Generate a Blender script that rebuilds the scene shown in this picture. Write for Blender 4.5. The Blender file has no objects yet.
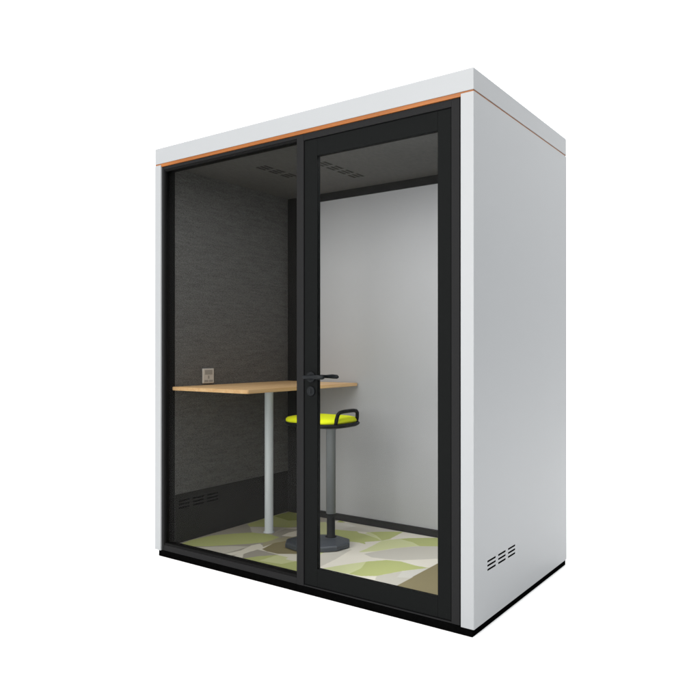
import bpy, bmesh, math, random
from mathutils import Vector, Matrix
random.seed(7)
S = bpy.context.scene
C = S.collection
PI = math.pi

# ------------------------------------------------------------------ dimensions (metres)
W, D = 1.972, 1.181           # outside width and depth of the pod
ZB = 0.033                    # underside of the shell / top of the plinth
ZW0, ZW1, ZW2 = 2.1975, 2.2075, 2.2155   # wood trim: bottom, top of the side panels, underside of the roof cap
ZT = 2.306                    # top of the roof cap
CL, CR = 0.052, 1.914         # inner edges of the white side panels on the front
XL, XR, YB = 0.070, 1.902, 1.090         # faces of the interior lining
ZF, ZC = 0.050, 2.205         # carpet and ceiling

# ------------------------------------------------------------------ materials
def mat(name, col, rough=0.5, spec=0.5, metal=0.0):
    m = bpy.data.materials.new(name); m.use_nodes = True
    b = m.node_tree.nodes['Principled BSDF']
    b.inputs['Base Color'].default_value = (*col, 1)
    b.inputs['Roughness'].default_value = rough
    b.inputs['Specular IOR Level'].default_value = spec
    b.inputs['Metallic'].default_value = metal
    return m

def N(m, t, **kw):
    n = m.node_tree.nodes.new(t)
    for k, v in kw.items():
        if k in n.inputs: n.inputs[k].default_value = v
        else: setattr(n, k, v)
    return n

def L(m, a, ao, b, bi): m.node_tree.links.new(a.outputs[ao], b.inputs[bi])

def noise_mat(name, c0, c1, scale, stretch=(1, 1, 1), rough=0.5, spec=0.5, bump=0.0, detail=4, lo=0.3, hi=0.7, bdist=0.002):
    """two colours mixed by an object-space noise, with an optional bump from the same noise"""
    m = mat(name, c0, rough, spec)
    b = m.node_tree.nodes['Principled BSDF']
    tc = N(m, 'ShaderNodeTexCoord'); mp = N(m, 'ShaderNodeMapping', Scale=stretch)
    L(m, tc, 'Object', mp, 'Vector')
    n = N(m, 'ShaderNodeTexNoise', Scale=scale, Detail=detail)
    L(m, mp, 'Vector', n, 'Vector')
    r = N(m, 'ShaderNodeValToRGB')
    r.color_ramp.elements[0].position = lo; r.color_ramp.elements[0].color = (*c0, 1)
    r.color_ramp.elements[1].position = hi; r.color_ramp.elements[1].color = (*c1, 1)
    L(m, n, 'Fac', r, 'Fac'); L(m, r, 'Color', b, 'Base Color')
    if bump:
        bp = N(m, 'ShaderNodeBump', Strength=bump, Distance=bdist)
        L(m, n, 'Fac', bp, 'Height'); L(m, bp, 'Normal', b, 'Normal')
    return m

def fabric_mat():
    m = mat('heather_fabric', (0.1, 0.1, 0.1), 0.95, 0.1)
    b = m.node_tree.nodes['Principled BSDF']
    tc = N(m, 'ShaderNodeTexCoord')
    outs = []
    for sc, st, dt in ((1, (110, 110, 330), 3), (1, (230, 230, 150), 2), (1, (9, 9, 80), 4)):
        mp = N(m, 'ShaderNodeMapping', Scale=st); L(m, tc, 'Object', mp, 'Vector')
        n = N(m, 'ShaderNodeTexNoise', Scale=sc, Detail=dt); L(m, mp, 'Vector', n, 'Vector'); outs.append(n)
    a = N(m, 'ShaderNodeMath', operation='ADD'); L(m, outs[0], 'Fac', a, 0); L(m, outs[1], 'Fac', a, 1)
    a2 = N(m, 'ShaderNodeMath', operation='ADD'); h = N(m, 'ShaderNodeMath', operation='MULTIPLY'); h.inputs[1].default_value = 0.4; L(m, outs[2], 'Fac', h, 0); L(m, a, 0, a2, 0); L(m, h, 0, a2, 1)
    d = N(m, 'ShaderNodeMath', operation='DIVIDE'); d.inputs[1].default_value = 2.4; L(m, a2, 0, d, 0)
    r = N(m, 'ShaderNodeValToRGB')
    r.color_ramp.elements[0].position = 0.33; r.color_ramp.elements[0].color = (*FAB0, 1)
    r.color_ramp.elements[1].position = 0.66; r.color_ramp.elements[1].color = (*FAB1, 1)
    L(m, d, 0, r, 'Fac'); L(m, r, 'Color', b, 'Base Color')
    bp = N(m, 'ShaderNodeBump', Strength=0.4, Distance=0.001); L(m, a, 0, bp, 'Height'); L(m, bp, 'Normal', b, 'Normal')
    return m

def glass_mat(name, tint, refl):
    m = bpy.data.materials.new(name); m.use_nodes = True
    nt = m.node_tree; nt.nodes.clear()
    o = N(m, 'ShaderNodeOutputMaterial'); mx = N(m, 'ShaderNodeMixShader', Fac=refl)
    t = N(m, 'ShaderNodeBsdfTransparent'); t.inputs['Color'].default_value = (*tint, 1)
    g = N(m, 'ShaderNodeBsdfGlossy', Roughness=0.02)
    L(m, t, 'BSDF', mx, 1); L(m, g, 'BSDF', mx, 2); L(m, mx, 'Shader', o, 'Surface')
    return m

def wood_mat(name, c0, c1, spec=0.3, axis=1):
    m = mat(name, c0, 0.45, spec)
    b = m.node_tree.nodes['Principled BSDF']
    tc = N(m, 'ShaderNodeTexCoord')
    st = [40, 40, 40]; st[axis] = 2.2
    mp = N(m, 'ShaderNodeMapping', Scale=tuple(st)); L(m, tc, 'Object', mp, 'Vector')
    n = N(m, 'ShaderNodeTexNoise', Scale=1.0, Detail=6, Distortion=0.6); L(m, mp, 'Vector', n, 'Vector')
    r = N(m, 'ShaderNodeValToRGB')
    r.color_ramp.elements[0].position = 0.32; r.color_ramp.elements[0].color = (*c0, 1)
    r.color_ramp.elements[1].position = 0.68; r.color_ramp.elements[1].color = (*c1, 1)
    L(m, n, 'Fac', r, 'Fac'); L(m, r, 'Color', b, 'Base Color')
    return m

FAB0, FAB1 = (0.055, 0.0555, 0.056), (0.200, 0.200, 0.200)
PAINT = (0.262, 0.2705, 0.2785)
M = {}
M['paint'] = noise_mat('white_grey_paint', tuple(c * 0.985 for c in PAINT), PAINT, 900, rough=0.42, spec=0.35, bump=0.03, bdist=0.0004)
M['plinth'] = noise_mat('black_plinth', (0.0012, 0.0012, 0.0012), (0.002, 0.002, 0.002), 60, rough=0.8, spec=0.0)
M['frame'] = noise_mat('anthracite_frame', (0.0118, 0.0118, 0.0122), (0.0130, 0.0130, 0.0134), 500, rough=0.55, spec=0.03)
M['door'] = noise_mat('black_door_frame', (0.0056, 0.0061, 0.0061), (0.0063, 0.0068, 0.0068), 500, rough=0.55, spec=0.015)
M['gasket'] = mat('black_gasket', (0.005, 0.005, 0.005), 0.7, 0.05)
M['void'] = mat('vent_void', (0.006, 0.006, 0.006), 0.9, 0.0)
M['slot'] = mat('ceiling_slot', (0.055, 0.055, 0.054), 0.9, 0.0)
M['fabric'] = fabric_mat()
M['ceiling'] = noise_mat('dark_acoustic_ceiling', (0.102, 0.103, 0.102), (0.124, 0.125, 0.124), 1, stretch=(140, 30, 140), rough=0.95, spec=0.05, bump=0.3, bdist=0.001)
M['skirt'] = noise_mat('charcoal_laminate', (0.024, 0.024, 0.0235), (0.029, 0.029, 0.0285), 300, rough=0.6, spec=0.1)
M['trim'] = noise_mat('black_trim', (0.014, 0.014, 0.014), (0.018, 0.018, 0.018), 200, rough=0.6, spec=0.1)
M['backpanel'] = noise_mat('pale_grey_panel', (0.340, 0.350, 0.364), (0.348, 0.358, 0.372), 300, rough=0.42, spec=0.4)
M['wood'] = wood_mat('cherry_trim', (0.180, 0.056, 0.010), (0.255, 0.086, 0.018), axis=0)
M['oak'] = wood_mat('oak_tabletop', (0.76, 0.46, 0.215), (0.90, 0.62, 0.33), axis=1)
M['oakedge'] = wood_mat('oak_edge', (0.66, 0.43, 0.25), (0.76, 0.54, 0.34), axis=1)
M['steel'] = noise_mat('pale_grey_steel', (0.72, 0.79, 0.86), (0.76, 0.83, 0.90), 300, rough=0.4, spec=0.4)
M['column'] = noise_mat('grey_gas_column', (0.15, 0.165, 0.18), (0.165, 0.18, 0.195), 300, rough=0.35, spec=0.5)
M['blackplastic'] = noise_mat('black_plastic', (0.004, 0.005, 0.006), (0.006, 0.007, 0.008), 300, rough=0.45, spec=0.12)
M['base'] = noise_mat('slate_base', (0.045, 0.055, 0.068), (0.06, 0.07, 0.085), 200, rough=0.4, spec=0.4)
M['lime'] = noise_mat('lime_cushion', (0.66, 0.74, 0.008), (0.76, 0.84, 0.012), 700, rough=0.8, spec=0.15, bump=0.3, bdist=0.0006)
M['plate'] = noise_mat('silver_plate', (0.60, 0.58, 0.55), (0.66, 0.64, 0.61), 200, rough=0.45, spec=0.4)
M['plate_dark'] = noise_mat('grey_module', (0.34, 0.33, 0.31), (0.38, 0.37, 0.35), 200, rough=0.5, spec=0.3)
M['glass_tint'] = glass_mat('tinted_glass', (0.76, 0.76, 0.75), 0.004)
M['glass_clear'] = glass_mat('clear_glass', (0.97, 0.97, 0.97), 0.004)
M['floor'] = noise_mat('white_floor', (0.90, 0.90, 0.90), (0.92, 0.92, 0.92), 3, rough=0.9, spec=0.0)

# ------------------------------------------------------------------ mesh helpers
def new(): return bmesh.new()

def box(bm, x0, x1, y0, y1, z0, z1, mi=0, bev=0.0):
    vs = [bm.verts.new((x, y, z)) for x in (x0, x1) for y in (y0, y1) for z in (z0, z1)]
    fs = [bm.faces.new([vs[i] for i in q]) for q in ((0, 1, 3, 2), (4, 6, 7, 5), (0, 4, 5, 1), (2, 3, 7, 6), (0, 2, 6, 4), (1, 5, 7, 3))]
    for f in fs: f.material_index = mi
    if bev:
        es = {e for f in fs for e in f.edges}
        r = bmesh.ops.bevel(bm, geom=list(es), offset=bev, segments=2, profile=0.5, affect='EDGES')
        for f in r['faces']: f.material_index = mi

def prism(bm, poly, z0, z1, mi=0, skip=(), smooth_from=None):
    """extrude a plan polygon (counter-clockwise); skip = indices of edges left open"""
    a = [bm.verts.new((x, y, z0)) for x, y in poly]; b = [bm.verts.new((x, y, z1)) for x, y in poly]
    n = len(poly); out = []
    for i in range(n):
        if i in skip: continue
        j = (i + 1) % n
        out.append(bm.faces.new((a[i], a[j], b[j], b[i])))
    out.append(bm.faces.new(list(reversed(a)))); out.append(bm.faces.new(b))
    for f in out: f.material_index = mi
    return out

def sheet(bm, O, U, V, Nn, ulen, vlen, groups, depth, mi=0):
    """flat sheet O + u*U + v*V; each group is a list of slots (u0,u1,v0,v1) sunk by depth against the normal.
    The sheet goes into bm; the lining of each group of slots is returned as a mesh of its own."""
    O, U, V, Nn = map(Vector, (O, U, V, Nn))
    holes = [h for g in groups for h in g]
    us = sorted({0, ulen, *[h[0] for h in holes], *[h[1] for h in holes]})
    vs = sorted({0, vlen, *[h[2] for h in holes], *[h[3] for h in holes]})
    flip = U.cross(V).dot(Nn) < 0
    cache = {}
    def face(b, q):
        vv = []
        for u, v, d in q:
            k = (id(b), round(u, 6), round(v, 6), d)
            if k not in cache: cache[k] = b.verts.new(O + U * u + V * v - Nn * (depth if d else 0))
            vv.append(cache[k])
        b.faces.new(list(reversed(vv)) if flip else vv).material_index = mi
    for i in range(len(us) - 1):
        for j in range(len(vs) - 1):
            u0, u1, v0, v1 = us[i], us[i + 1], vs[j], vs[j + 1]
            if any(h[0] - 1e-6 <= u0 and u1 <= h[1] + 1e-6 and h[2] - 1e-6 <= v0 and v1 <= h[3] + 1e-6 for h in holes): continue
            face(bm, [(u0, v0, 0), (u1, v0, 0), (u1, v1, 0), (u0, v1, 0)])
    out = []
    for g in groups:
        b = bmesh.new()
        for u0, u1, v0, v1 in g:
            q = [(u0, v0), (u1, v0), (u1, v1), (u0, v1)]
            face(b, [(*p, 1) for p in q])
            for k in range(4):
                p0, p1 = q[k], q[(k + 1) % 4]
                face(b, [(*p0, 0), (*p1, 0), (*p1, 1), (*p0, 1)])
        out.append(b)
    return out

def tube(bm, pts, r, seg=16, mi=0, cap=True):
    """round bar through points; r a number or one radius per point"""
    P = [Vector(p) for p in pts]; n = len(P)
    rs = r if isinstance(r, (list, tuple)) else [r] * n
    rings = []; up = None
    for i in range(n):
        t = (P[min(i + 1, n - 1)] - P[max(i - 1, 0)]).normalized()
        if up is None:
            up = Vector((0, 0, 1)) if abs(t.z) < 0.9 else Vector((0, 1, 0))
        s = t.cross(up).normalized(); up2 = s.cross(t).normalized(); up = up2
        rings.append([bm.verts.new(P[i] + (s * math.cos(a) + up2 * math.sin(a)) * rs[i]) for a in [2 * PI * k / seg for k in range(seg)]])
    for a, b in zip(rings, rings[1:]):
        for k in range(seg):
            f = bm.faces.new((a[k], a[(k + 1) % seg], b[(k + 1) % seg], b[k])); f.material_index = mi; f.smooth = True
    if cap:
        for rg, rev in ((rings[0], True), (rings[-1], False)):
            f = bm.faces.new(list(reversed(rg)) if rev else rg); f.material_index = mi

def lathe(bm, c, prof, seg=48, mi=0, smooth=True):
    """profile (r, z) turned about the vertical axis through c"""
    rings = [[bm.verts.new((c[0] + r * math.cos(2 * PI * k / seg), c[1] + r * math.sin(2 * PI * k / seg), c[2] + z)) for k in range(seg)] for r, z in prof]
    for a, b in zip(rings, rings[1:]):
        for k in range(seg):
            f = bm.faces.new((a[k], a[(k + 1) % seg], b[(k + 1) % seg], b[k])); f.material_index = mi; f.smooth = smooth
    bm.faces.new(list(reversed(rings[0]))).material_index = mi
    bm.faces.new(rings[-1]).material_index = mi

def rrect(cx, cy, lx, ly, r, seg=8):
    out = []
    for sx, sy, a0 in ((1, -1, -PI / 2), (1, 1, 0), (-1, 1, PI / 2), (-1, -1, PI)):
        for k in range(seg + 1):
            a = a0 + PI / 2 * k / seg
            out.append((cx + sx * (lx / 2 - r) + r * math.cos(a), cy + sy * (ly / 2 - r) + r * math.sin(a)))
    return out

def loft(bm, layers, mi=0, smooth=True):
    rings = [[bm.verts.new(p) for p in l] for l in layers]; n = len(rings[0])
    for a, b in zip(rings, rings[1:]):
        for k in range(n):
            f = bm.faces.new((a[k], a[(k + 1) % n], b[(k + 1) % n], b[k])); f.material_index = mi; f.smooth = smooth
    bm.faces.new(list(reversed(rings[0]))).material_index = mi
    bm.faces.new(rings[-1]).material_index = mi

def obj(name, bm, mats, parent=None, recalc=False):
    if recalc: bmesh.ops.recalc_face_normals(bm, faces=bm.faces)
    me = bpy.data.meshes.new(name); bm.to_mesh(me); bm.free()
    for m in (mats if isinstance(mats, (list, tuple)) else [mats]): me.materials.append(m)
    o = bpy.data.objects.new(name, me); C.objects.link(o)
    if parent: o.parent = parent; o.matrix_parent_inverse = par_inv(parent)
    return o

def par_inv(p):
    return Matrix.Translation(-p.location)

def thing(name, label, cat, loc=(0, 0, 0)):
    o = bpy.data.objects.new(name, None); C.objects.link(o)
    o.location = loc; o.empty_display_size = 0.1
    o['label'] = label; o['category'] = cat
    return o

# ------------------------------------------------------------------ the setting: white sweep
HX, HY = -0.578, 0.816                       # the way the camera looks, seen from above
CX, CY = 0.95, 0.6
def flr(a, b, z): return (CX + HX * a - HY * -b, CY + HY * a - HX * b * -1 * -1, z)
def flr(a, b, z): return (CX + HX * a + HY * b, CY + HY * a - HX * b, z)
prof = [(-9.0, 0.0), (3.6, 0.0)]
bm = new(); q = [bm.verts.new(flr(a, b, 0)) for a, b in ((-9, -20), (-9, 20), (3.6, 20), (3.6, -20))]
bm.faces.new(q)
o = obj('floor', bm, M['floor'], recalc=True); o['kind'] = 'structure'
bm = new(); R = 2.0
pr = [(3.6 + R * math.sin(t), R - R * math.cos(t)) for t in [PI / 2 * k / 24 for k in range(25)]] + [(3.6 + R, 9.0)]
rows = [[bm.verts.new(flr(a, b, z)) for b in (-20, 20)] for a, z in pr]
for a, b in zip(rows, rows[1:]):
    f = bm.faces.new((a[0], a[1], b[1], b[0])); f.smooth = True
o = obj('backdrop', bm, M['floor'], recalc=True); o['kind'] = 'structure'

# ------------------------------------------------------------------ the pod
pod = thing('office_pod', 'white and grey soundproof office booth with black glazed front, orange wood trim and black base', 'office pod', (W / 2, D / 2, 0))

# plinth
bm = new(); box(bm, 0.032, W - 0.008, 0.003, D - 0.012, 0.0, ZB, bev=0.002)
obj('plinth', bm, M['plinth'], pod)

# white side panels: plan polygons with a rounded rear corner; the right one has real ventilation slots
VENT_Y = ((0.131, 0.216), (0.243, 0.324), (0.352, 0.434)); VENT_Z = (0.241, 0.2585, 0.276)
def arc(cx, cy, r, a0, a1, n=8): return [(cx + r * math.cos(a0 + (a1 - a0) * k / n), cy + r * math.sin(a0 + (a1 - a0) * k / n)) for k in range(n + 1)]
bm = new()
rr = 0.022; rf = 0.003
poly = arc(W - rf, rf, rf, -PI / 2, 0, 4) + arc(W - rr, D - rr, rr, 0, PI / 2) + [(CR, D), (CR, 0)]
i_open = 4                                   # the long outer face
fs = prism(bm, poly, ZB, ZW1, skip=(i_open,))
vb = sheet(bm, (W, rf, ZB), (0, 1, 0), (0, 0, 1), (1, 0, 0), D - rr - rf, ZW1 - ZB,
      [[(y0 - rf, y1 - rf, z - 0.004 - ZB, z + 0.004 - ZB) for z in VENT_Z] for y0, y1 in VENT_Y], 0.02)
sp = obj('side_panel', bm, M['paint'], pod)
for b in vb: obj('vent', b, M['void'], sp)
bm = new()
poly = [(CL, 0), (CL, D)] + arc(rr, D - rr, rr, PI / 2, PI) + arc(rf, rf, rf, PI, 1.5 * PI, 4)
prism(bm, poly, ZB, ZW1)
obj('side_panel', bm, M['paint'], pod)
bm = new(); box(bm, CL, CR, D - 0.03, D - 0.001, ZB, ZW1)
obj('rear_panel', bm, M['paint'], pod)

# roof cap (slightly proud, with rounded rear corners and a softened top edge)
bm = new()
def cap_poly(i): 
    r0, r1 = 0.028, 0.004
    x0, x1, y0, y1 = i, W - i, i, D - i
    return arc(x1 - r1, y0 + r1, r1, -PI / 2, 0, 4) + arc(x1 - r0, y1 - r0, r0, 0, PI / 2) + arc(x0 + r0, y1 - r0, r0, PI / 2, PI) + arc(x0 + r1, y0 + r1, r1, PI, 1.5 * PI, 4)
lay = [(0.0, ZW2)] + [(0.0, ZT - 0.006)] + [(0.006 * (1 - math.cos(t)), ZT - 0.006 + 0.006 * math.sin(t)) for t in (PI / 6, PI / 3, PI / 2)]
loft(bm, [[(x, y, z) for x, y in cap_poly(i)] for i, z in lay], smooth=False)
obj('roof_cap', bm, M['paint'], pod)

# wood trim: a recessed line all round under the cap and the deeper strip over the glazing
bm = new(); prism(bm, cap_poly(0.0022), ZW1 + 0.0005, ZW2 - 0.0005)
box(bm, CL + 0.001, CR - 0.001, 0.0015, 0.03, ZW0, ZW1 + 0.003)
obj('wood_trim', bm, M['wood'], pod)

# ---- glazing: fixed frame with mullion, pane, gaskets
YF = 0.006
fr = None
bm = new()
G0, G1 = 1.0410, 1.0835                          # mullion
box(bm, CL + 0.003, 0.071, YF, 0.086, ZB + 0.001, ZW0 - 0.001, bev=0.0015)     # left jamb
box(bm, 1.868, CR - 0.008, YF, 0.086, ZB + 0.001, ZW0 - 0.001, bev=0.0015)     # right jamb
box(bm, G0, G1, YF, 0.0855, ZB + 0.001, ZW0 - 0.001, bev=0.0015)                # mullion
box(bm, 0.0712, G0 - 0.0002, YF + 0.0005, 0.0855, ZB + 0.0015, 0.066, bev=0.0015)       # sill, fixed side
box(bm, G1 + 0.0002, 1.8678, YF + 0.0005, 0.0855, ZB + 0.0015, 0.0405, bev=0.001)       # threshold
box(bm, 0.0712, G0 - 0.0002, YF + 0.0005, 0.0855, 2.181, ZW0 - 0.0015, bev=0.001)      # head, fixed side
box(bm, G1 + 0.0002, 1.8678, YF + 0.0005, 0.0855, 2.166, ZW0 - 0.0015, bev=0.001)      # head, door side
# door stops behind the leaf
box(bm, 1.8560, 1.8678, 0.0372, 0.0850, 0.0410, 2.1655); box(bm, G1 + 0.0002, 1.0950, 0.0372, 0.0850, 0.0410, 2.1655)
box(bm, 1.0952, 1.8558, 0.0372, 0.0850, 0.0410, 0.0500); box(bm, 1.0952, 1.8558, 0.0372, 0.0850, 2.1560, 2.1655)
fr = obj('window_frame', bm, M['frame'], pod)
bm = new(); box(bm, CR - 0.0078, CR - 0.0002, 0.012, 0.1, ZB + 0.001, ZW0 - 0.001)     # shadow gaps and rubber seals
box(bm, 0.0713, 0.078, 0.010, 0.024, 0.0665, 2.1805); box(bm, G0 - 0.0045, G0 - 0.0003, 0.014, 0.024, 0.0665, 2.1805)
box(bm, 0.0781, G0 - 0.0046, 0.010, 0.024, 0.0665, 0.077); box(bm, 0.0781, G0 - 0.0046, 0.010, 0.024, 2.170, 2.1805)
obj('seal', bm, M['gasket'], fr)
bm = new(); box(bm, 0.0735, G0 - 0.003, 0.025, 0.033, 0.067, 2.180)
obj('pane', bm, M['glass_tint'], fr)

# ---- door
DX0, DX1, DZ0, DZ1 = 1.0865, 1.8645, 0.0440, 2.163
PX0, PX1, PZ0, PZ1 = 1.1625, 1.802, 0.128, 2.081
bm = new(); DY = 0.011
box(bm, DX0, PX0, DY, 0.036, DZ0, DZ1, bev=0.0015); box(bm, PX1, DX1, DY, 0.036, DZ0, DZ1, bev=0.0015)
box(bm, PX0 + 0.0002, PX1 - 0.0002, DY + 0.0003, 0.0357, DZ0, PZ0, bev=0.0012); box(bm, PX0 + 0.0002, PX1 - 0.0002, DY + 0.0003, 0.0357, PZ1, DZ1, bev=0.0012)
door = obj('door', bm, M['door'], pod)
bm = new(); box(bm, PX0, PX1, 0.0135, 0.0195, PZ0, PZ1)
obj('pane', bm, M['glass_clear'], door)
for y, s in ((0.011, -1), (0.036, 1)):
    bm = new()
    hx, hz = 1.128, 1.034
    tube(bm, [(hx, y, hz), (hx, y + s * 0.009, hz)], [0.026, 0.024], 28)
    tube(bm, [(hx, y + s * 0.009, hz), (hx, y + s * 0.044, hz)], 0.0095, 18)
    tube(bm, [(hx - 0.012, y + s * 0.047, hz - 0.001), (hx - 0.004, y + s * 0.048, hz), (hx + 0.03, y + s * 0.049, hz + 0.001), (hx + 0.07, y + s * 0.048, hz + 0.002), (hx + 0.100, y + s * 0.044, hz + 0.001), (hx + 0.108, y + s * 0.041, hz)],
         [0.007, 0.0095, 0.0075, 0.0105, 0.0095, 0.005], 16)
    obj('handle', bm, M['blackplastic'], door, recalc=True)
bm = new()
tube(bm, [(1.128, 0.011, 0.967), (1.128, 0.003, 0.967)], [0.024, 0.022], 28)
box(bm, 1.1245, 1.1315, 0.0005, 0.0035, 0.955, 0.979, bev=0.001)
obj('lock', bm, M['blackplastic'], door, recalc=True)

# ---- interior lining
bm = new()
box(bm, CL + 0.0005, XL, 0.0865, YB, 0.334, ZC)
obj('wall_panel', bm, M['fabric'], pod)
IV_Y = ((0.116, 0.197), (0.222, 0.309), (0.333, 0.423)); IV_Z = (0.251, 0.271, 0.291)
bm = new(); z0, z1 = ZF + 0.0006, 0.3335
vb = sheet(bm, (XL, 0.0865, z0), (0, 1, 0), (0, 0, 1), (1, 0, 0), YB - 0.0865, z1 - z0,
      [[(y0 - 0.0865, y1 - 0.0865, z - 0.005 - z0, z + 0.005 - z0) for z in IV_Z] for y0, y1 in IV_Y], 0.014)
sp = obj('skirting_panel', bm, M['skirt'], pod)
for b in vb: obj('vent', b, M['void'], sp)
bm = new(); box(bm, XR, CR - 0.0005, 0.0865, YB, ZF + 0.0006, ZC)
obj('wall_panel', bm, M['fabric'], pod)
bm = new(); cx0 = 0.0
CV = [(0.455, 0.540, y, y + 0.085) for y in (0.335, 0.440, 0.545)] + [(0.780, 0.865, y, y + 0.085) for y in (0.465, 0.570, 0.675, 0.780)]
holes = []
for x0, x1, y0, y1 in CV:
    holes.append([])
    for k in range(3):
        w = (x1 - x0) / 3
        holes[-1].append((x0 + w * k + 0.004 - CL, x0 + w * (k + 1) - 0.006 - CL, y0 + 0.005 - 0.0862, y1 - 0.005 - 0.0862))
vb = sheet(bm, (CL, 0.0862, ZC), (1, 0, 0), (0, 1, 0), (0, 0, -1), CR - CL, YB + 0.05 - 0.0862, holes, 0.0025)
sp = obj('ceiling_panel', bm, M['ceiling'], pod)
for b in vb: obj('vent', b, M['slot'], sp)
# rear wall: black frame round one pale panel
bm = new()
box(bm, XL + 0.0005, 0.150, YB - 0.012, YB + 0.045, ZF, ZC - 0.0005, bev=0.001); box(bm, XR - 0.058, XR - 0.0005, YB - 0.012, YB + 0.045, ZF, ZC - 0.0005, bev=0.001)
box(bm, 0.1502, XR - 0.0582, YB - 0.0115, YB + 0.045, 2.1545, ZC - 0.0008, bev=0.001); box(bm, 0.1502, XR - 0.0582, YB - 0.0115, YB + 0.045, ZF, 0.093, bev=0.001)
rw = obj('rear_wall_frame', bm, M['trim'], pod)
bm = new(); box(bm, 0.1503, XR - 0.0583, YB, YB + 0.03, 0.0935, 2.154)
obj('panel', bm, M['backpanel'], rw)

# ---- wall socket on the fabric
bm = new(); box(bm, XL + 0.0002, XL + 0.010, 0.292, 0.380, 0.964, 1.053, bev=0.003)
sk = obj('wall_socket', bm, M['plate'], pod)
bm = new()
box(bm, XL + 0.0100, XL + 0.0112, 0.306, 0.366, 1.016, 1.044, bev=0.0004); box(bm, XL + 0.0100, XL + 0.0112, 0.302, 0.333, 0.972, 0.984, bev=0.0004)
box(bm, XL + 0.0100, XL + 0.0112, 0.339, 0.370, 0.972, 0.984, bev=0.0004); box(bm, XL + 0.0100, XL + 0.0112, 0.330, 0.342, 0.991, 1.010, bev=0.0004)
obj('socket_module', bm, M['plate_dark'], sk)

# ---- carpet: printed petals and the stool foot's painted shadow (the print is colour only, read from polygons on a fine grid)
WHT, GRN, LIM, GRY, BRN = (0.80, 0.775, 0.685), (0.51, 0.56, 0.235), (0.66, 0.70, 0.39), (0.61, 0.595, 0.53), (0.275, 0.240, 0.135)
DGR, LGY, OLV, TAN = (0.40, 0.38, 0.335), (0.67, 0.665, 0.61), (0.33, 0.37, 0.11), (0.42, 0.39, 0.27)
def lens(p, q, w0, w1=None, n=9):
    """petal from p to q bulging by w0 to the left and w1 to the right"""
    w1 = w0 if w1 is None else w1
    p, q = Vector(p), Vector(q); d = q - p; s = Vector((-d.y, d.x)).normalized()
    a = [p + d * t + s * w0 * 4 * t * (1 - t) for t in [k / n for k in range(n + 1)]]
    b = [p + d * t - s * w1 * 4 * t * (1 - t) for t in [k / n for k in range(1, n)]]
    return [tuple(v) for v in a + b[::-1]]
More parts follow.
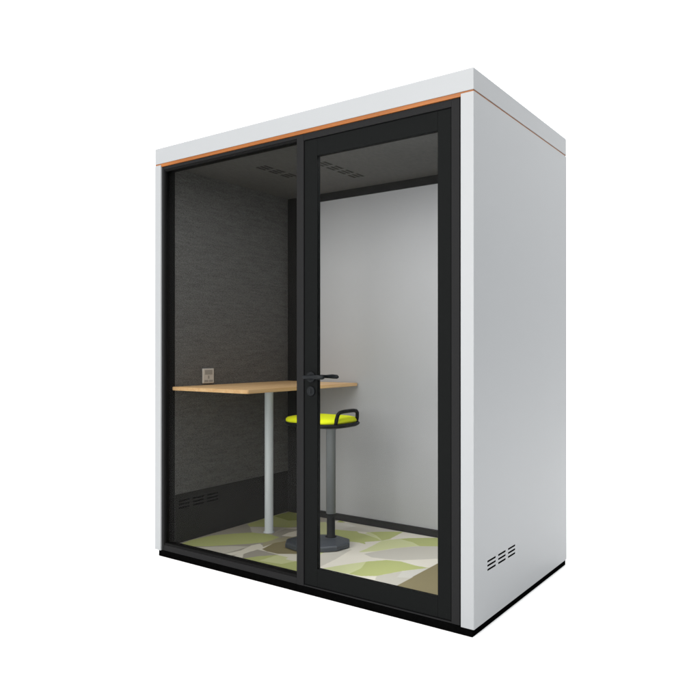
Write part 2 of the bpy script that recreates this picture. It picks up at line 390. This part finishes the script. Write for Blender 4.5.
PET_SHADE = [
 # tiles mostly hidden behind the mullion and the door stiles
 (GRN, lens((0.50, 1.10), (0.96, 0.72), 0.03, 0.10)), (LIM, lens((0.58, 1.10), (0.96, 0.92), 0.0, 0.05)),
 (GRY, lens((0.96, 0.60), (0.74, 0.12), 0.05, 0.03)), (LIM, lens((0.97, 0.12), (0.82, 0.58), 0.05, 0.0)),
 (GRN, lens((1.48, 1.09), (1.90, 0.55), 0.06, 0.06)), (GRY, lens((1.48, 0.72), (1.90, 1.0), 0.05, 0.0)),
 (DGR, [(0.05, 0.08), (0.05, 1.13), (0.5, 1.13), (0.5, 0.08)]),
 (GRY, [(0.147, 0.623), (0.406, 0.784), (0.485, 0.689), (0.453, 0.588), (0.394, 0.572), (0.249, 0.532)]),
 (DGR, [(0.375, 0.559), (0.462, 0.544), (0.512, 0.656), (0.429, 0.756), (0.358, 0.717)]),
 (GRN, [(0.092, 0.1), (0.076, 0.197), (0.098, 0.337), (0.168, 0.438), (0.249, 0.532), (0.373, 0.562), (0.461, 0.549), (0.466, 0.426), (0.417, 0.353), (0.341, 0.266), (0.25, 0.166), (0.162, 0.108)]),
 (GRN, [(0.083, 0.663), (0.069, 0.864), (0.083, 1.075), (0.167, 1.134), (0.4, 0.847), (0.359, 0.751), (0.271, 0.711), (0.143, 0.626)]),
 (OLV, [(0.082, 0.923), (0.083, 1.075), (0.167, 1.134), (0.309, 0.96), (0.242, 0.888)]),
 (GRY, [(0.196, 0.105), (0.311, 0.209), (0.374, 0.263), (0.446, 0.3), (0.439, 0.197), (0.43, 0.114), (0.332, 0.104)]),
 (TAN, [(0.457, 0.405), (0.47, 0.535), (0.507, 0.663), (0.578, 0.577), (0.517, 0.433), (0.516, 0.34)]),
 (WHT, [(0.435, 0.109), (0.462, 0.218), (0.441, 0.328), (0.457, 0.381), (0.507, 0.352), (0.53, 0.249), (0.52, 0.186), (0.47, 0.096)]),
 (WHT, [(0.447, 0.579), (0.434, 0.663), (0.458, 0.776), (0.54, 0.676), (0.517, 0.599)]),
 (DGR, [(0.521, 0.178), (0.525, 0.284), (0.631, 0.282), (0.692, 0.274), (0.678, 0.135), (0.574, 0.117)]),
 (BRN, [(0.541, 0.305), (0.514, 0.436), (0.573, 0.583), (0.653, 0.606), (0.825, 0.389), (0.672, 0.289), (0.591, 0.288)]),
 (GRN, [(0.574, 0.117), (0.619, 0.198), (0.685, 0.274), (0.765, 0.273), (0.842, 0.258), (0.941, 0.213), (1.024, 0.11), (0.955, 0.078), (0.831, 0.08), (0.682, 0.087)]),
 (LIM, [(0.673, 0.139), (0.685, 0.274), (0.765, 0.273), (0.842, 0.258), (0.807, 0.164)]),
 (WHT, [(0.764, 0.244), (0.761, 0.356), (0.792, 0.43), (0.898, 0.298), (0.86, 0.252), (0.807, 0.238)]),
 (GRY, [(0.498, 0.997), (0.622, 1.09), (0.785, 1.104), (0.993, 1.094), (0.843, 0.958), (0.721, 0.911), (0.593, 0.871)]),
 (LGY, [(0.485, 1.015), (0.577, 1.058), (0.683, 1.022), (0.646, 0.908), (0.593, 0.871)]),
 (LIM, [(0.422, 0.97), (0.46, 0.997), (0.563, 0.911), (0.718, 0.705), (0.66, 0.664)]),
 (GRN, [(0.626, 0.863), (0.717, 0.899), (0.83, 0.901), (0.94, 0.866), (0.996, 0.838), (0.955, 0.787), (0.907, 0.727), (0.829, 0.707), (0.747, 0.725)]),
 (GRN, [(0.832, 0.955), (0.902, 1.02), (0.997, 1.082), (1.014, 0.891), (0.996, 0.838), (0.898, 0.892), (0.828, 0.909)]),
 (LIM, [(0.828, 0.909), (0.832, 0.955), (0.911, 0.911), (0.994, 0.841), (0.923, 0.873)]),
 (LIM, [(1.016, 0.567), (1.01, 0.705), (0.995, 0.833), (1.019, 0.877), (1.139, 0.755), (1.085, 0.644)]),
 (GRN, [(1.019, 0.877), (1.097, 0.978), (1.243, 1.09), (1.327, 0.93), (1.214, 0.854), (1.14, 0.752)]),
 (LIM, [(1.019, 0.877), (1.067, 0.929), (1.158, 0.913), (1.229, 0.869), (1.176, 0.806), (1.14, 0.752)]),
 (GRY, [(1.056, 0.56), (1.087, 0.641), (1.142, 0.749), (1.216, 0.851), (1.327, 0.93), (1.437, 0.723), (1.341, 0.633), (1.272, 0.573), (1.201, 0.549), (1.125, 0.532)]),
 (GRY, [(0.857, 0.396), (0.926, 0.491), (0.955, 0.58), (0.987, 0.401), (1.0, 0.25), (0.982, 0.237)]),  # shadow beside the stool foot, painted into the carpet colour
 (GRN, [(1.026, 0.23), (1.085, 0.351), (1.144, 0.454), (1.218, 0.539), (1.29, 0.561), (1.392, 0.544), (1.464, 0.551), (1.379, 0.43), (1.315, 0.291), (1.247, 0.24), (1.148, 0.233)]),
 (LIM, [(1.026, 0.23), (1.085, 0.351), (1.144, 0.454), (1.185, 0.346), (1.187, 0.238), (1.148, 0.233)]),
 (GRY, [(1.315, 0.291), (1.38, 0.427), (1.465, 0.551), (1.47, 0.216), (1.34, 0.237)]),
 (LGY, [(1.38, 0.427), (1.465, 0.551), (1.467, 0.364), (1.407, 0.334)]),
 (WHT, [(1.188, 0.236), (1.254, 0.245), (1.318, 0.286), (1.34, 0.237), (1.47, 0.216), (1.492, 0.164), (1.234, 0.186)]),
 (BRN, [(1.47, 0.216), (1.467, 0.414), (1.467, 0.665), (1.644, 0.705), (2.046, 0.004), (1.768, -0.193)]),
]
def inside(poly, x, y):
    c = False; j = len(poly) - 1
    for i in range(len(poly)):
        xi, yi = poly[i]; xj, yj = poly[j]
        if (yi > y) != (yj > y) and x < (xj - xi) * (y - yi) / (yj - yi) + xi: c = not c
        j = i
    return c
PET_SHADE_B = [(c, p, min(a for a, _ in p), max(a for a, _ in p), min(b for _, b in p), max(b for _, b in p)) for c, p in PET_SHADE]
def carpet_colour(x, y):
    r = WHT
    for c, p, x0, x1, y0, y1 in PET_SHADE_B:
        if x0 <= x <= x1 and y0 <= y <= y1 and inside(p, x, y): r = c
    return r
step = 0.004
nx = int((CR - 0.055) / step); ny = int((YB + 0.03 - 0.0865) / step)
x_, y_ = 0.0555, 0.0865
verts = [(x_ + i * step, y_ + j * step, ZF) for j in range(ny + 1) for i in range(nx + 1)]
faces = [(j * (nx + 1) + i, j * (nx + 1) + i + 1, (j + 1) * (nx + 1) + i + 1, (j + 1) * (nx + 1) + i) for j in range(ny) for i in range(nx)]
me = bpy.data.meshes.new('carpet'); me.from_pydata(verts, [], faces)
at = me.color_attributes.new('print', 'FLOAT_COLOR', 'POINT')
buf = []
for x, y, _ in verts: buf += [*carpet_colour(x, y), 1.0]
at.data.foreach_set('color', buf)
m = mat('printed_carpet', (0.5, 0.5, 0.5), 0.95, 0.05); b = m.node_tree.nodes['Principled BSDF']
ca = N(m, 'ShaderNodeVertexColor', layer_name='print')
tc = N(m, 'ShaderNodeTexCoord'); n1 = N(m, 'ShaderNodeTexNoise', Scale=420.0, Detail=2.0); L(m, tc, 'Object', n1, 'Vector')
mr = N(m, 'ShaderNodeMapRange'); mr.inputs['To Min'].default_value = 0.8; mr.inputs['To Max'].default_value = 1.2; L(m, n1, 'Fac', mr, 'Value')
mx = N(m, 'ShaderNodeVectorMath', operation='SCALE'); L(m, ca, 'Color', mx, 0); L(m, mr, 'Result', mx, 'Scale'); L(m, mx, 'Vector', b, 'Base Color')
bp = N(m, 'ShaderNodeBump', Strength=0.5, Distance=0.002); L(m, n1, 'Fac', bp, 'Height'); L(m, bp, 'Normal', b, 'Normal')
me.materials.append(m)
o = bpy.data.objects.new('carpet', me); C.objects.link(o); o.parent = pod; o.matrix_parent_inverse = par_inv(pod)

# ------------------------------------------------------------------ table
tb = thing('table', 'narrow oak-topped table on one pale grey round leg, fixed along the dark fabric wall', 'table', (0.335, 0.59, ZF))
bm = new()
pl = [(XL + 0.001, 0.068)] + arc(0.655 - 0.012, 0.068 + 0.012, 0.012, -PI / 2, 0, 6) + [(0.655, YB - 0.013), (XL + 0.001, YB - 0.013)]
prism(bm, pl, 0.9335, 0.9535)
# keep clear of the jamb at the front left
bmesh.ops.bevel(bm, geom=[e for e in bm.edges if abs(e.verts[0].co.z - e.verts[1].co.z) < 1e-5], offset=0.002, segments=2, affect='EDGES')
obj('tabletop', bm, M['oak'], tb)
bm = new(); lathe(bm, (0.335, 0.592, ZF), [(0.034, 0.0015), (0.034, 0.006), (0.0265, 0.007), (0.0265, 0.872), (0.06, 0.8735), (0.06, 0.8830)], 40)
obj('leg', bm, M['steel'], tb)

# ------------------------------------------------------------------ stool
PXs, PYs = 0.816, 0.581
st = thing('stool', 'tall stool with lime green cushion, black loop handle, grey column and slate faceted foot', 'stool', (PXs, PYs, ZF))
bm = new()                                        # faceted foot
bx_, by_ = PXs - 0.056, PYs - 0.050
def octb(k, z):
    out = []
    for i in range(10):
        a = 2 * PI * (i + 0.5) / 10; u, v = 0.190 * k * math.cos(a), 0.138 * k * math.sin(a)
        out.append((bx_ + 0.816 * u - 0.578 * v, by_ + 0.578 * u + 0.816 * v, ZF + z))
    return out
tp = [(PXs + 0.045 * math.cos(0.616 + 2 * PI * (k + 0.5) / 10), PYs + 0.045 * math.sin(0.616 + 2 * PI * (k + 0.5) / 10), ZF + 0.052) for k in range(10)]
loft(bm, [octb(0.94, 0.001), octb(1.0, 0.006), octb(1.0, 0.026), octb(0.955, 0.032), tp], smooth=False)
obj('foot', bm, M['base'], st)
bm = new(); lathe(bm, (PXs, PYs, ZF), [(0.034, 0.05), (0.030, 0.056), (0.0235, 0.06), (0.0235, 0.185), (0.0245, 0.19)], 36)
obj('sleeve', bm, M['blackplastic'], st)
bm = new(); lathe(bm, (PXs, PYs, ZF), [(0.0275, 0.186), (0.0275, 0.66), (0.05, 0.675), (0.05, 0.685)], 36)
obj('column', bm, M['column'], st)
sx, sy, sz = 0.775, 0.545, 0.731
def seat_ring(lx, ly, r, z): return [(x, y, z) for x, y in rrect(sx, sy, lx, ly, r, 8)]
bm = new(); sx += 0.006
loft(bm, [seat_ring(0.24, 0.18, 0.08, sz), seat_ring(0.37, 0.30, 0.11, sz + 0.005), seat_ring(0.398, 0.328, 0.115, sz + 0.015), seat_ring(0.400, 0.330, 0.115, sz + 0.024), seat_ring(0.39, 0.32, 0.11, sz + 0.028)])
obj('seat_shell', bm, M['blackplastic'], st); sx -= 0.006
bm = new(); loft(bm, [seat_ring(0.372, 0.312, 0.11, sz + 0.0265), seat_ring(0.382, 0.320, 0.115, sz + 0.034), seat_ring(0.382, 0.320, 0.115, sz + 0.043), seat_ring(0.366, 0.304, 0.11, sz + 0.052), seat_ring(0.32, 0.26, 0.09, sz + 0.057), seat_ring(0.2, 0.14, 0.06, sz + 0.055)])
obj('seat', bm, M['lime'], st)
bm = new(); hx = sx + 0.178
hp = [(hx - 0.008, sy - 0.100, sz + 0.014), (hx + 0.002, sy - 0.098, sz + 0.056), (hx + 0.006, sy - 0.092, sz + 0.080), (hx + 0.008, sy - 0.078, sz + 0.091), (hx + 0.009, sy - 0.045, sz + 0.095), (hx + 0.009, sy + 0.045, sz + 0.095), (hx + 0.008, sy + 0.078, sz + 0.091), (hx + 0.006, sy + 0.092, sz + 0.080), (hx + 0.002, sy + 0.098, sz + 0.056), (hx - 0.008, sy + 0.100, sz + 0.014)]
tube(bm, hp, 0.0105, 14)
obj('handle', bm, M['blackplastic'], st)

# ------------------------------------------------------------------ light
w = bpy.data.worlds.new('World'); S.world = w; w.use_nodes = True
w.node_tree.nodes['Background'].inputs['Color'].default_value = (0.95, 0.98, 1.0, 1); w.node_tree.nodes['Background'].inputs['Strength'].default_value = 0.62
def area(name, loc, tgt, sx_, sy_, power, col=(1, 1, 1)):
    l = bpy.data.lights.new(name, 'AREA'); l.shape = 'RECTANGLE'; l.size = sx_; l.size_y = sy_; l.energy = power; l.color = col
    o = bpy.data.objects.new(name, l); C.objects.link(o); o.location = loc
    d = Vector(tgt) - Vector(loc); o.rotation_euler = d.to_track_quat('-Z', 'Y').to_euler(); return o
area('overhead_softbox', (1.2, -0.6, 7.0), (1.2, -0.59, 0), 10.4, 8, 850)
p = flr(3.2, 0, 6.3); t = flr(5.6, 0, 2.2)
area('backdrop_softbox', p, t, 22, 1.5, 900)
area('key_softbox', (1.3, -6.0, 2.6), (1.0, 0.2, 1.1), 4.4, 4.2, 480, (1.0, 0.978, 0.950))
# added fill lights without fixtures, tucked up behind the head of the glazing
l = area('pod_fill_light', (1.46, 0.150, 2.188), (1.46, 0.50, 0.0), 0.78, 0.13, 7.2)
l = area('pod_fill_light', (0.66, 0.108, 2.199), (0.60, 0.55, 0.0), 0.60, 0.03, 3.6); l.data.spread = math.radians(150)

# ------------------------------------------------------------------ camera
cam = bpy.data.cameras.new('Camera'); co = bpy.data.objects.new('Camera', cam); C.objects.link(co)
yaw, pitch = -0.6162, 0.0015
fw = Vector((math.sin(yaw) * math.cos(pitch), math.cos(yaw) * math.cos(pitch), math.sin(pitch)))
rt = Vector((math.cos(yaw), -math.sin(yaw), 0)); up = rt.cross(fw)
co.matrix_world = Matrix(((rt.x, up.x, -fw.x, 3.1678), (rt.y, up.y, -fw.y, -2.5523), (rt.z, up.z, -fw.z, 1.1576), (0, 0, 0, 1)))
cam.sensor_width = 36; cam.lens = 688.3 / 700 * 36; cam.clip_end = 200; cam.clip_start = 0.05
S.camera = co
S.view_settings.view_transform = 'Standard'; S.view_settings.look = 'None'; S.view_settings.exposure = 0; S.view_settings.gamma = 1
S.cycles.max_bounces = 12; S.cycles.transparent_max_bounces = 16; S.cycles.use_denoising = True
